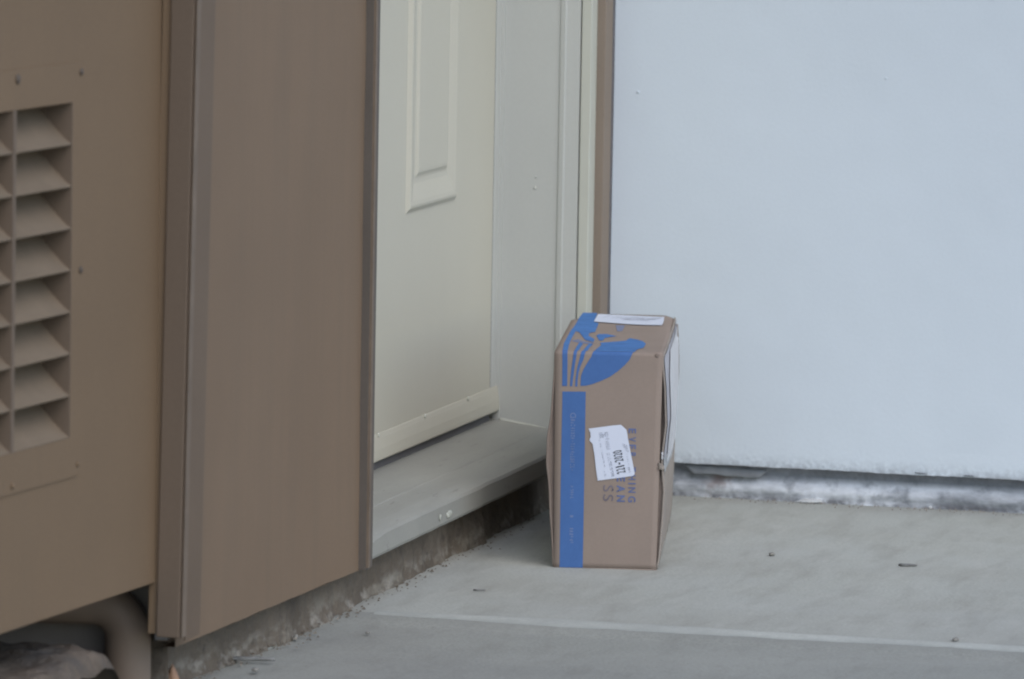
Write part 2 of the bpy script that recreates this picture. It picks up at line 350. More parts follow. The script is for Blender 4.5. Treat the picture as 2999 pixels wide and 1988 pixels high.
# foundation under the siding and the threshold
def fo(u, v):
    y = -2.41+2.47*u; z = -.06+.150*v
    x = edge_x(y)+.002-.010*(v)+.004*nz(y, z, 0, 16)+.0022*nz(y, z, 2, 45)+.0012*nz(y, z, 7, 110)
    if z < .012: x += .010*max(0, (.012-z)/.03)*(.6+.8*abs(nz(y, 0, 3, 20)))
    return (x, y, z)
s = MB(); s.grid(fo, 620, 30)
s.add([(-.07, -2.41, -.06), (-.02, -2.41, -.06), (-.028, -2.41, .09), (-.07, -2.41, .09), (-.15, .06, .09), (-.03, .06, .09)], [(0, 1, 2, 3), (3, 2, 5, 4)])
P('foundation', s, M_found, smooth=True)
s = MB(); s.box((-.034, -2.44, .085), (-.006, -2.412, .26)); P('end_board', s, M_pipe, bevel=.002)

# ================================================================ ENTRY DOOR
D = thing('entry_door', 'cream panelled entry door recessed in the brown wall, with a grey metal threshold', 'door', (-.155, -.8, .13))
def Q(name, mb, m, parent=None, **k):
    o = mb.build(name, m, parent or D, **k)
    if parent is None: o.location = o.location-Vector((-.155, -.8, .13))*S
    return o
XD = -.155
# door leaf with an embossed panel: nested rectangles (y0,y1,z0,z1, depth)
Y0, Y1, Z0, Z1 = -1.50, -.176, .153, 2.12
pa = (-.752, -.434, .552, 1.28)
rings = [(0, 0), (.003, .0005), (.011, .0065), (.015, .0072), (.022, .0065), (.050, .0005), (.058, .0), (.062, .0008), (.068, .0040), (.074, .0045), (.09, .0045)]
def leaf_mesh():
    s = MB((XD, -.8, .13)); y0, y1, z0, z1 = pa; zb0, zb1 = 1.36, 1.95
    ys = [Y0, y0, y1, Y1]; zs = [Z0, z0, z1, zb0, zb1, Z1]
    for a in range(3):
        for b in range(5):
            if a == 1 and b in (1, 3): continue
            s.add([(XD, ys[a], zs[b]), (XD, ys[a+1], zs[b]), (XD, ys[a+1], zs[b+1]), (XD, ys[a], zs[b+1])], [(0, 1, 2, 3)])
    for (za, zc) in ((z0, z1), (zb0, zb1)):
        prev = None
        for d, dx in rings:
            q = [(XD+dx, y0+d, za+d), (XD+dx, y1-d, za+d), (XD+dx, y1-d, zc-d), (XD+dx, y0+d, zc-d)]
            if prev:
                for k in range(4): s.add([prev[k], prev[(k+1) % 4], q[(k+1) % 4], q[k]], [(0, 1, 2, 3)])
            prev = q
        s.add(prev, [(0, 1, 2, 3)])
    s.add([(XD, Y1, Z0), (XD-.04, Y1, Z0), (XD-.04, Y1, Z1), (XD, Y1, Z1)], [(0, 1, 2, 3)])
    s.add([(XD, Y0, Z0), (XD-.04, Y0, Z0), (XD-.04, Y1, Z0), (XD, Y1, Z0)], [(0, 1, 2, 3)])
    s.add([(XD-.04, Y0, Z0), (XD-.04, Y1, Z0), (XD-.04, Y1, Z1), (XD-.04, Y0, Z1)], [(0, 1, 2, 3)])
    return s
lm = leaf_mesh(); me = pyd(lm.v, lm.f, 'door_leaf'); bm = bmesh.new(); bm.from_mesh(me); bmesh.ops.remove_doubles(bm, verts=bm.verts, dist=1e-6)
bmesh.ops.recalc_face_normals(bm, faces=bm.faces); bm.to_mesh(me); bm.free()
leaf = link('door_leaf', me, M_door, D)
# door sweep: sloped drip strip with screws
s = MB((XD, -.8, .13)); s.prismy([(XD+.0005, .2005), (XD+.0018, .2000), (XD+.0036, .192), (XD+.0062, .175), (XD+.0070, .163), (XD+.0070, .157), (XD+.005, .155), (XD+.0005, .155)], Y0, -.1335)
sw = s.build('door_sweep', M_door, None, bevel=.001); sw.parent = leaf; sw.location = (0, 0, 0)
for y in (-.905, -.618, -.337):
    s = MB((XD, -.8, .13)); s.blob((XD+.0035, y, .1985), (.0022, .0045, .0045), 10, 6)
    o = s.build('screw', M_case, None, smooth=True); o.parent = leaf; o.location = (0, 0, 0)
# dark bar painted as the shade in the gap beside the leaf, then the jamb
s = MB(); s.prism([(XD-.04, -.1672), (XD-.002, -.1672), (XD-.0006, -.165), (XD-.0004, -.150), (XD-.001, -.1335), (XD-.04, -.1335)], .156, 2.2); Q('door_stop', s, M_jamb)
s = MB(); s.box((XD-.04, -.1757, .201), (XD-.0014, -.1675, 2.2)); Q('gap_shade_bar', s, M_gapshade)
s = MB(); s.box((XD-.03, -1.50, .138), (XD-.002, -.17, .1545)); Q('gap_fill_bar', s, M_gapfill)  # bar added under the door; its grey sets the tone of the shadowed gap
s = MB(); s.box((XD-.08, -1.62, -.05), (XD-.06, .0, 2.2)); Q('interior_lining', s, M_dark)
s = MB(); s.box((XD-.045, -.1765, .15), (XD-.0402, -.128, 2.2)); Q('gap_lining', s, M_dark)
jp = [(XD-.04, -.130), (XD-.006, -.130), (XD-.006, -.134), (XD+.006, -.134), (XD+.006, -.130), (-.049, -.130), (-.047, -.1335), (-.039, -.1345), (-.037, -.131), (-.0125, -.130), (-.0125, -.04), (XD-.04, -.04)]
s = MB(); s.prism(jp, .112, 2.2); fr = Q('door_frame', s, M_jamb)
s = MB(); s.prism([(XD-.04, -1.60), (-.0305, -1.60), (-.0305, -1.47), (XD-.04, -1.47)], .112, 2.2); Q('door_frame', s, M_jamb)
s = MB(); s.box((XD-.04, -1.50, 2.125), (-.0125, -.04, 2.2)); Q('door_frame', s, M_jamb)
s = MB(); s.prism([(-.0105, -.128), (.0075, -.127), (.0085, -.089), (-.0105, -.089)], .10, 2.2); Q('casing', s, M_case, bevel=.0015)
for (x, z, r) in ((-.0905, .556, .0030), (-.0895, .575, .0018)):
    s = MB(); s.blob((x, -.1303, z), (r, .0016, r), 10, 6); Q('paint_bump', s, M_jamb, smooth=True)
# threshold: sloping top, rounded lip
s = MB()
def th(u, v):
    y = -1.492+1.366*v
    pr = [(XD-.03, .1415), (-.150, .1395), (-.06, .1275), (-.058, .1262), (-.02, .1200), (-.004, .1155), (.004, .1125), (.007, .108), (.0075, .080), (.0055, .0755), (-.001, .0745), (-.03, .0745)]
    k = u*(len(pr)-1); i = min(int(k), len(pr)-2); t = k-i
    x = pr[i][0]*(1-t)+pr[i+1][0]*t; z = pr[i][1]*(1-t)+pr[i+1][1]*t
    if x > -.01: x += .0012*nz(y, z, 0, 14)-(.004*max(0, nz(y, 2, 1, 7)-.2))
    return (x, y, z+.0006*nz(x, y, 0, 12)-(.008*max(0, (-1.40-y)/.09)*max(0, (x+.01)/.02) if z > .1 else 0))
s.grid(th, 33, 160); Q('threshold', s, M_sill, smooth=False)
s = MB(); s.box((XD-.03, -1.492, .07), (-.032, -.126, .112)); Q('threshold_core', s, M_dark)
# caulk bead where the jamb meets the threshold
s = MB(); pts = [(-.148+.085*t, -.1325-.001*nz(t, 0, 0, 9), .1395-.0135*t) for t in [i/20 for i in range(21)]]
s.tube(pts, [.0028+.0012*nz(i*.3, 1, 1, 3) for i in range(21)], 8); Q('caulk_bead', s, M_case, smooth=True)
s = MB(); s.blob((.0080, -1.035, .0905), (.0012, .016, .006), 12, 6, .3); s.blob((.0080, -1.09, .092), (.0010, .006, .005), 10, 6, .3)
Q('paint_drip', s, M_case, smooth=True)

# ================================================================ WHITE STUCCO WALL (face in the plane y = -0.03)
T = thing('stucco_wall', 'white painted stucco wall facing the camera above a grimy footing', 'wall', (1.5, 0, 0))
def U(name, mb, m, **k):
    o = mb.build(name, m, T, **k); o.location = o.location-Vector((1.5*S, 0, 0)); return o
def bot(x): return .0645-.0042*(x-.15)*.5+.0014*nz(x, 0, 0, 8)+.0010*nz(x, 3, 0, 26)+.0007*nz(x, 7, 0, 70)
ZL = .105
def st_low(u, v):
    x = .0265+1.5*u; z0 = bot(x); z = z0+(ZL-z0)*v; k = 1-v
    return (x, -.030+.0016*nz(x, z, 0, 3)+.0005*nz(x, z, 4, 16)+.0006*k*k*nz(x, z, 0, 40)+.0008*k*k*nz(x, z, 5, 140)+.001*k**4, z)
def st_up(u, v):
    x = .0265+1.5*u; z = ZL+(1.3-ZL)*v
    return (x, -.030+.0016*nz(x, z, 0, 3)+.0005*nz(x, z, 4, 16), z)
s = MB(); s.grid(st_low, 900, 26)
s.add([(.0265+1.5*i/300, y, bot(.0265+1.5*i/300)+(.001 if y else .003)) for y in (-.0268, .03) for i in range(301)], [(i, i+1, 302+i, 301+i) for i in range(300)])
U('stucco_edge', s, M_stucco_low, smooth=True)
s = MB(); s.grid(st_up, 200, 160)
s.add([(.0265, -.030, 1.3), (1.5385, -.030, 1.3), (1.5385, -.03, 3.1), (.0265, -.03, 3.1)], [(0, 1, 2, 3)])
s.add([(1.5385, -.030, .062), (5, -.030, .062), (5, -.03, 3.1), (1.5385, -.03, 3.1)], [(0, 1, 2, 3)])
s.add([(1.5385, -.030, .062), (5, -.030, .062), (5, .03, .062), (1.5385, .03, .062)], [(0, 1, 2, 3)])
s.add([(.0265, -.030, .065), (.0265, .1, .065), (.0265, .1, 3.1), (.0265, -.030, 3.1)], [(0, 1, 2, 3)])
random.seed(11)
for (x, z, r) in ((.071, .726, .003), (.52, .765, .0016), (.83, .41, .0014)):
    s.blob((x, -.0305, z), (r, .0018, r*.8), 10, 6, .15)
o = U('stucco_face', s, M_stucco, smooth=True)
# footing: coved strip with worn white paint
def ft(u, v):
    x = -.05+1.7*u; z = -.01+.080*v
    y = .006-.012*math.exp(-((z-.022)/.016)**2)-.006*max(0, (.010-z)/.02)+.0035*nz(x, z, 0, 12)+.002*nz(x, z, 4, 40)+.0008*nz(x, z, 9, 120)
    return (x, y, z)
s = MB(); s.grid(ft, 700, 34); s.add([(1.65, .004, -.01), (5, .004, -.01), (5, .004, .07), (1.65, .004, .07)], [(0, 1, 2, 3)])
U('footing', s, M_foot, smooth=True)
# hanging peeled strip of paint and smaller chips under the stucco edge
def peel(x0, x1, zt, zb, n=40):
    s = MB()
    def f(u, v):
        x = x0+(x1-x0)*u; e = min(1, 8*u, 10*(1-u)); h = (zt-zb)*e*(.8+.35*nz(x, 0, 0, 30))
        z = zt-.001*u*4-h*v; return (x+.002*nz(x, v, 0, 60), -.0125-.004*math.sin(v*2.2)+.002*nz(x, z, 0, 50), z)
    s.grid(f, n, 8); return s
s = peel(.165, .318, .0600, .041); o = U('peeled_strip', s, M_chip, smooth=True); m_ = o.modifiers.new('s', 'SOLIDIFY'); m_.thickness = .0012
s = peel(.098, .118, .060, .044, 12); o = U('peeled_chip', s, M_chip, smooth=True); m_ = o.modifiers.new('s', 'SOLIDIFY'); m_.thickness = .0012
s = MB()
for x in (.60, .685, .86, .925): s.blob((x, -.0305, .068-.002*(x-.1)), (.010, .0018, .0012), 10, 6, .4)
U('edge_nick', s, M_foot, smooth=True)

# ================================================================ VENT CUPBOARD PANEL (angled a few degrees)
AN = .085; OR = Vector((-.005, -2.55, 0))
V = thing('vent_panel', 'tan brown cupboard panel with a louvred vent, at the left above the pipe', 'panel', tuple(OR))
eu = Vector((-math.sin(AN), -math.cos(AN), 0)); en = Vector((math.cos(AN), -math.sin(AN), 0))
def L(u, d, z): return eu*u+en*d+Vector((0, 0, z))      # panel coords, relative to the thing
LU0, PW, DW = .2955, .180, .009                      # first louvre column, cell width, divider width
LZ1, LZ0, NL = .870, .4200, 8; PH = (LZ1-LZ0)/NL
cols = [LU0, LU0+PW+DW]
s = MB()
def quad(s, a, b, c, d): s.add([L(*a), L(*b), L(*c), L(*d)], [(0, 1, 2, 3)])
us = [-.048, LU0, cols[1]+PW, .85]; zs = [.1845, LZ0, LZ1, 2.0]
for a in range(3):
    for b in range(3):
        if a == 1 and b == 1: continue
        nu = 6
        for k in range(nu):
            ua = us[a]+(us[a+1]-us[a])*k/nu; ub = us[a]+(us[a+1]-us[a])*(k+1)/nu
            quad(s, (ua, 0, zs[b]), (ub, 0, zs[b]), (ub, 0, zs[b+1]), (ua, 0, zs[b+1]))
quad(s, (-.048, 0, .1845), (.85, 0, .1845), (.85, -.022, .1845), (-.048, -.022, .1845))
quad(s, (-.048, 0, .1845), (-.048, -.022, .1845), (-.048, -.022, 2), (-.048, 0, 2))
pan = s.build('door_panel', M_vent, V)
# raised vent flange
s = MB(); f0, f1, g0, g1 = .2640, cols[1]+PW+.035, .366, .923; t = .0022
for (a, b, c, d) in ((f0, LU0, g0, g1), (cols[1]+PW, f1, g0, g1), (LU0, cols[1]+PW, LZ1, g1), (LU0, cols[1]+PW, g0, LZ0)):
    quad(s, (a, t, c), (b, t, c), (b, t, d), (a, t, d))
for (a, b, c, d) in ((f0, g0, f1, g0), (f1, g0, f1, g1), (f1, g1, f0, g1), (f0, g1, f0, g0)):
    quad(s, (a, 0, b), (c, 0, d), (c, t, d), (a, t, b))
vent = s.build('vent_frame', M_vent, V)
DP = .052
for c in cols:
    for k in range(NL):
        zb = LZ0+PH*k; zt = zb+PH; s = MB()
        n = 8
        def bl(u, v):
            d = t-(DP)*(v**.85); return L(c+PW*u, d, zb+.0008+(PH-.004)*v)
        s.grid(bl, 2, n)
        quad(s, (c, t, zb+.0008), (c+PW, t, zb+.0008), (c+PW, t-.001, zb-.001), (c, t-.001, zb-.001))
        s.build('louvre', M_blade, V, smooth=False)
s = MB()
for (a, b) in ((LU0-.0015, LU0), (cols[0]+PW, cols[1]), (cols[1]+PW, cols[1]+PW+.0015)):
    for (x) in (a, b): quad(s, (x, t, LZ0), (x, -DP-.004, LZ0), (x, -DP-.004, LZ1), (x, t, LZ1))
    quad(s, (a, t+.0002, LZ0), (b, t+.0002, LZ0), (b, t+.0002, LZ1), (a, t+.0002, LZ1))
s.build('divider', M_post, V)
s = MB(); quad(s, (LU0, -DP-.05, LZ0-.05), (cols[1]+PW, -DP-.05, LZ0-.05), (cols[1]+PW, -DP-.05, LZ1+.05), (LU0, -DP-.05, LZ1+.05)); s.build('backing', M_dark, V)
for (u, z, r) in ((.473, .9105, .006), (.2685, .9095, .0045), (.2650, .6435, .0045), (.480, .3770, .004), (.2690, .382, .003)):
    s = MB(); c = L(u, t+.001, z); s.blob(c, (.003, .0055*r/.005, .0055*r/.005), 12, 6)
    o = s.build('screw', M_screw if z > .4 else M_vent, V, smooth=True)
# cupboard interior walls (seen dark under the panel)
s = MB(); s.box((-.75, -3.6, -.06), (-.72, -2.40, 2.0)); s.box((-.72, -2.415, -.06), (-.072, -2.40, 2.0)); s.box((-.072, -2.415, .095), (-.04, -2.40, 2.0)); s.box((-.72, -3.6, 2.0), (-.08, -2.40, 2.03)); s.box((-.72, -3.62, -.06), (-.12, -3.60, 2))
for i in range(len(s.v)): s.v[i] = s.v[i]-OR
o = s.build('cupboard_lining', M_lining, V)


# ================================================================ PIPE
pc = (-.072, -2.452)
Pp = thing('drain_pipe', 'brown painted pipe bending down into the dirt beneath the vent panel', 'pipe', (pc[0], pc[1], -.03))
s = MB((0, 0, 0)); R = .050; zc = .090
pts = [(0, 0, .0), (0, 0, .05), (0, 0, zc+.03)]
for i in range(1, 13):
    a = math.pi/2*i/12; pts.append((-R+R*math.cos(a), -(.25)*(R-R*math.cos(a)), zc+.03+R*math.sin(a)))
pts += [(-R-.08, -.03, zc+.03+R), (-R-.5, -.14, zc+.03+R)]
s.tube(pts, .0325, 32); s.build('pipe_run', M_pipe, Pp, smooth=True)
s = MB(); s.tube([(0, 0, .02), (0, 0, .046)], [.038, .038], 24); s.build('collar', M_pipe, Pp, smooth=True)

# ================================================================ CARDBOARD BOX
H, DEP, FR = .357, .66, .006
B = thing('cardboard_box', 'brown cardboard parcel with blue stripe and leaf print, standing upright by the door', 'box', (.166, -.953, .0006), rz=.197)
def wid(z): return .168+.009*min(1, z/H)
def bx(u, z): return .084+(u-.5)*wid(z)-.0007          # u 0..1 across
def surf(u, a, n=0):
    """unfolded front+top: a = height up the front, then back along the top; n = offset outwards"""
    r = FR; A1 = H-r; arc = r*math.pi/2
    if a <= A1: 
        bow = .0022*math.sin(math.pi*max(0, a)/A1)*math.sin(math.pi*u)
        return Vector((bx(u, a), -bow-n, a))
    if a <= A1+arc:
        t = (a-A1)/r; return Vector((bx(u, H), r-(r+n)*math.cos(t), A1+(r+n)*math.sin(t)))
    d = a-A1-arc+r; k = d/DEP
    return Vector((bx(u, H), d, H+n-.003*math.sin(math.pi*k)*math.sin(math.pi*u)-.004*k*k))
ATOP = H-FR+FR*math.pi/2+DEP-FR       # unfolded length to the back edge
s = MB(); s.grid(lambda u, v: surf(u, (H-FR)*v), 16, 40)
s.grid(lambda u, v: surf(u, H-FR+FR*math.pi/2*v), 16, 8)
def topg(u, v):
    p = surf(u, H-FR+FR*math.pi/2+(DEP-FR)*v)
    # crushed back-left corner
    k = max(0, v-.80)/.20; cut = .020*k
    p.x += cut*max(0, 1-u*2.5); p.z -= .006*k*max(0, 1-u*3)+.010*max(0, (u-.86)/.14)**2*max(0, v-.2)
    return p
s.grid(topg, 24, 40)
s.add([(0+.012, DEP, .004), (.168, DEP, .004), (bx(1, H)-.004, DEP, H-.014), (bx(0, H)+.020, DEP, H-.012)], [(0, 1, 2, 3)])
s.add([(0, 0, 0), (.168, 0, 0), (.168, DEP, 0), (0, DEP, 0)], [(0, 1, 2, 3)])
me = pyd(s.v, s.f, 'carton'); bm = bmesh.new(); bm.from_mesh(me); bmesh.ops.remove_doubles(bm, verts=bm.verts, dist=1e-5)
bmesh.ops.recalc_face_normals(bm, faces=bm.faces); bm.to_mesh(me); bm.free()
carton = link('carton', me, M_card, B, True); md = carton.modifiers.new('t', 'SOLIDIFY'); md.thickness = .0022; md.offset = -1
# side panels: bowed outwards, standing a little off the front panel so a dark slit shows
def interp(tab, z):
    for (a, b), (c, d) in zip(tab, tab[1:]):
        if z <= c: return b+(d-b)*(z-a)/(c-a)
    return tab[-1][1]
gapR = [(0, .001), (.02, .004), (.08, .0075), (.13, .0085), (.175, .004), (.20, .0055), (.24, .0085), (.30, .005), (.34, .0005), (.357, -.0005)]
gapL = [(0, .001), (.06, .004), (.12, .008), (.17, .0125), (.215, .0115), (.25, .006), (.31, .0018), (.357, -.0005)]
def side(sgn, tab):
    def f(u, v):
        z = (H-.004)*v+.0008; y = .001+(DEP-.002)*u
        b = interp(tab, z)*(1-.6*u)+.005*math.sin(math.pi*min(1, u*1.02))*math.sin(math.pi*v)**.8
        topk = max(0, (u-.80)/.20)*v if sgn < 0 else 0
        x0 = bx(1, z) if sgn > 0 else bx(0, z)
        zz = z-(.004*u*u if v > .9 else 0)
        return (x0+sgn*(b+.0012+.0012*nz(y, z, sgn, 18))-sgn*.020*topk-(.004*max(0, u-.5) if sgn > 0 and v > .9 else 0), y, zz)
    s = MB(); s.grid(f, 40, 60); return s, f
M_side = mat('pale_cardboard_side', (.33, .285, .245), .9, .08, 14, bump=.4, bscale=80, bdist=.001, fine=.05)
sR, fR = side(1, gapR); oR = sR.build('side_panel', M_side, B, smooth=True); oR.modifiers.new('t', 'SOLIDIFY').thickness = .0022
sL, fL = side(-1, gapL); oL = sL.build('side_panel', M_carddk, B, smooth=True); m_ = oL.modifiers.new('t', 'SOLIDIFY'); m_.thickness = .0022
# thin flap edge at the far right corner, and the inner flaps just inside the slits
s = MB(); s.grid(lambda u, v: (bx(1, .2)+.0045+.004*math.sin(math.pi*v)+.0008*u, DEP-.02+.004*u, .185+.155*v), 2, 20)
o = s.build('side_flap', M_carddk, B, smooth=True); o.modifiers.new('t', 'SOLIDIFY').thickness = .0014
for sg, f_ in ((1, fR), (-1, fL)):
    def inn(u, v):
        z = (H-.012)*v+.002; p = Vector(f_(.02, z/H)); xe = bx(1, z)-.010 if sg > 0 else bx(0, z)+.010
        return (xe+(p.x-sg*.0008-xe)*u, (.0060 if sg < 0 or v < .45 else .016)+.001*nz(z, sg, 0, 30), z)
    s = MB(); s.grid(inn, 2, 30); s.build('inner_flap', M_carddk, B, smooth=True)
# greyish wrap over the upper right side, white paper on it, clear tape tail below
def wrap(u, v):
    p = Vector(fR(.003+.98*u, .50+.485*v)); p.x += .0014; return p
s = MB(); s.grid(wrap, 30, 30); s.build('side_wrap', M_wrap, B, smooth=True)
def lab(u, v):
    y0 = .16+.16*max(0, v-.80)/.20-.05*(1-v)
    p = Vector(fR(y0+(.95-y0)*u, .475+.49*v)); p.x += .0030; return p
s = MB(); s.grid(lab, 30, 30); s.build('side_label', M_bag, B, smooth=True)
def film(u, v):
    p = Vector(fR(.004+.50*u, .455+.060*v)); p.x += .0026+.0012*nz(u, v, 0, 9); p.y -= .0015; return p
s = MB(); s.grid(film, 20, 12); tp = s.build('packing_tape', M_film, B, smooth=True); tp.modifiers.new('t', 'SOLIDIFY').thickness = .0006
# torn tab at the middle of the right edge
s = MB(); s.grid(lambda u, v: (bx(1, .17)-.001+.009*u+.001*nz(u, v, 0, 5), -.0016-.0015*math.sin(3*u)+.001*nz(u, v, 3, 7), .166+.012*v*(1-.5*u)+.002*nz(u, 0, 1, 9)), 8, 6)
o = s.build('torn_tab', M_side, B, smooth=True); o.modifiers.new('t', 'SOLIDIFY').thickness = .0008
s = MB(); s.grid(lambda u, v: (bx(1, .17)+.003+.003*u, -.001, .182+.012*v+.004*nz(u, v, 3, 6)), 4, 5)
o = s.build('torn_paper', M_bag, B, smooth=True); o.modifiers.new('t', 'SOLIDIFY').thickness = .0006
# corner dent
s = MB(); s.blob(surf(.945, H-.004, .0002), (.004, .0012, .0035), 10, 6, .3); s.build('corner_scuff', M_carddk, B, smooth=True)

# --- prints on the unfolded surface ---
# pixel-free local coordinates: u = 0..1 across, a = unfolded height
def fq(px, py):                      # position on the front panel, measured on its edges
    v = (1311-py)/(1311-809); l = 1278+2*v; r = 1517+11*v; return ((px-l)/(r-l), v*(H-.003))
def tq(px, py):                      # position on the top
    v = (809-py)/(809-727.5); l = 1285*1+0+29*v-5+5*v; r = 1528+31*v; return ((px-l)/(r-l), H-.003+v*(ATOP-H+.003))
def cv(p):                           # tracing units of the corner print
    x = (1600+p[0]/6.533)/1.26808; y = (900+p[1]/6.533)/1.26808
    return fq(x, y) if y > 809 else tq(x, y)
def decal(name, polys, m, off=.0007, parent=None, trace=None, thick=.0003):
    bm = bmesh.new()
    for poly in polys:
        vs = [bm.verts.new((q[0], q[1], 0)) for q in ([trace(p) for p in poly] if trace else poly)]
        try: bm.faces.new(vs)
        except ValueError: pass
    bmesh.ops.triangulate(bm, faces=bm.faces)
    cuts = [H-FR+FR*math.pi/2*k/6 for k in range(7)]
    a0 = min(v.co.y for v in bm.verts); a1 = max(v.co.y for v in bm.verts)
    step = .02; k = math.ceil(a0/step)
    while k*step < a1: cuts.append(k*step); k += 1
    for c in cuts:
        bmesh.ops.bisect_plane(bm, geom=bm.verts[:]+bm.edges[:]+bm.faces[:], plane_co=(0, c, 0), plane_no=(0, 1, 0))
    for k in range(1, 16):
        bmesh.ops.bisect_plane(bm, geom=bm.verts[:]+bm.edges[:]+bm.faces[:], plane_co=(k/16, 0, 0), plane_no=(1, 0, 0))
    for v in bm.verts:
        v.co = surf(v.co.x, v.co.y, off)*S
    bmesh.ops.recalc_face_normals(bm, faces=bm.faces)
    me = bpy.data.meshes.new(name); bm.to_mesh(me); bm.free()
    return link(name, me, m, parent or B)
def smooth_poly(pts, n=5, closed=True):
    out = []; N = len(pts)
    for i in range(N):
        p0, p1, p2, p3 = [Vector(pts[(i+k-1) % N]) for k in range(4)]
        for k in range(n):
            t = k/n; out.append(tuple(.5*((2*p1)+(p2-p0)*t+(2*p0-5*p1+4*p2-p3)*t*t+(3*p1-p0-3*p2+p3)*t**3)))
    return out
stripe = decal('blue_stripe', [[fq(1297.5, 899), fq(1351, 898), fq(1348.5, 1100), fq(1345.5, 1311), fq(1291.5, 1311), fq(1294, 1100)]], M_blue)
bar = [(290, 1460), (293, 1000), (296, 810), (392, 812), (390, 1000), (387, 1200), (385, 1460)]
p1 = [(480, 1462), (437, 1464), (450, 1290), (468, 1100), (490, 950), (522, 812), (590, 812), (545, 960), (522, 1120), (498, 1300)]
p2 = [(578, 1464), (537, 1464), (548, 1300), (572, 1120), (612, 960), (678, 812), (758, 812), (690, 950), (632, 1080), (600, 1200), (585, 1330)]
lf = [(640, 1452), (648, 1260), (700, 1120), (770, 1000), (850, 870), (893, 815), (1655, 815), (1570, 925), (1480, 1030), (1350, 1150), (1200, 1260), (1050, 1335), (880, 1405), (760, 1440)]
decal('leaf_print', [bar, p1, p2, lf], M_blue, trace=cv)
bar2 = [(296, 811.9), (300, 700), (345, 600), (390, 490), (470, 370), (520, 250), (590, 138), (876, 140), (835, 300), (922, 318), (872, 470), (760, 500), (750, 545), (880, 600), (860, 650), (700, 625), (570, 500), (495, 480), (455, 560), (420, 640), (400, 720), (393, 811.9)]
p1b = [(524, 811.9), (560, 730), (600, 665), (668, 690), (620, 760), (596, 811.9)]
p2b = [(684, 811.9), (750, 720), (790, 680), (860, 690), (800, 750), (768, 811.9)]
lfb = [(900, 811.9), (1020, 700), (990, 662), (1200, 640), (1480, 612), (1550, 566), (1700, 590), (1810, 622), (1872, 665), (1855, 700), (1825, 740), (1750, 757), (1690, 785), (1668, 811.9)]
blob = [(900, 540), (950, 507), (1100, 500), (1300, 532), (1180, 548), (1070, 572), (1040, 618), (965, 620), (930, 565)]
decal('leaf_print', [bar2, p1b, p2b, lfb, blob], M_bluetop, trace=cv)
decal('faded_print', [[(1262, 338), (1445, 338), (1395, 440), (1300, 445)]], M_bluefade, off=.0005, trace=cv)
decal('faded_print', [[(430, 650), (560, 615), (690, 650), (900, 660), (760, 690), (560, 675)]], M_bluefade, off=.0005, trace=cv)

# labels
def fl(p): return fq((1550+p[0]/3.136)/1.26808, (1200+p[1]/3.136)/1.26808)
lab1 = decal('shipping_label', [[fl(p) for p in [(540, 150), (640, 134), (740, 118), (835, 106), (862, 128), (888, 152), (898, 200), (902, 232), (925, 350), (948, 460), (967, 558), (962, 572), (944, 581), (800, 605), (700, 620), (626, 632), (612, 540), (596, 400), (578, 292), (566, 278), (552, 266), (549, 250), (560, 225), (556, 185), (548, 170)]]], M_label, off=.0014)
tq4 = lambda p: tq((1700+p[0]/8.45)/1.26808, (900+p[1]/8.45)/1.26808)
lab2 = decal('address_label', [[tq4(p) for p in [(312, 214), (900, 224), (1500, 238), (2030, 252), (2012, 300), (2018, 335), (1995, 400), (1965, 450), (1400, 435), (700, 405), (222, 390)]]], M_label, off=.0016)
def stroke(c, du, da, th=0):
    """small rectangle at c (u,a) with half sizes in working units, rotated th"""
    w_ = .172; q = []
    for sx, sy in ((-1, -1), (1, -1), (1, 1), (-1, 1)):
        x = sx*du*math.cos(th)-sy*da*math.sin(th); y = sx*du*math.sin(th)+sy*da*math.cos(th); q.append((c[0]+x/w_, c[1]+y))
    return q
def glyphs(start, end, n, h, seed, dens=.8, wf=.5):
    """a line of tiny illegible print from start to end, cap height h (toward the right of the travel direction)"""
    random.seed(seed); w_ = .172; out = []
    a = Vector((start[0]*w_, start[1])); b = Vector((end[0]*w_, end[1])); t = (b-a).normalized(); nn = Vector((t.y, -t.x)); th = math.atan2(t.y, t.x)
    st = (b-a).length/n
    for i in range(n):
        if random.random() > dens: continue
        c = a+t*st*(i+.5)
        for k in range(random.choice((2, 2, 3))):
            if random.random() < .5: p = c+t*random.uniform(-.3, .3)*st; q = stroke((p.x/w_, p.y), st*.09, h*.5, th)
            else: p = c+nn*random.choice((-.4, 0, .4))*h; q = stroke((p.x/w_, p.y), st*.36*wf*1.4, h*.10, th)
            out.append(q)
    return out
FONT = None
def text(name, body, pos, size, rot, m, off, parent=None, bold=0.0, sx=1.0, extra=None):
    """real lettering on the front panel: pos = (u,a) of the baseline start, size in working units, rot in radians"""
    cu = bpy.data.curves.new(name, 'FONT'); cu.body = body; cu.size = size; cu.offset = bold*size; cu.space_character = 1.0; cu.resolution_u = 3
    t = bpy.data.objects.new(name, cu); COL.objects.link(t); bpy.context.view_layer.update()
    me = bpy.data.meshes.new_from_object(t.evaluated_get(bpy.context.evaluated_depsgraph_get()))
    bpy.data.objects.remove(t); w_ = .172
    for v in me.vertices:
        x, y = v.co.x*sx, v.co.y
        X = x*math.cos(rot)-y*math.sin(rot); Y = x*math.sin(rot)+y*math.cos(rot)
        v.co = surf(pos[0]+X/w_, pos[1]+Y, off)*S
    me.name = name; o = link(name, me, m, parent or B); return o
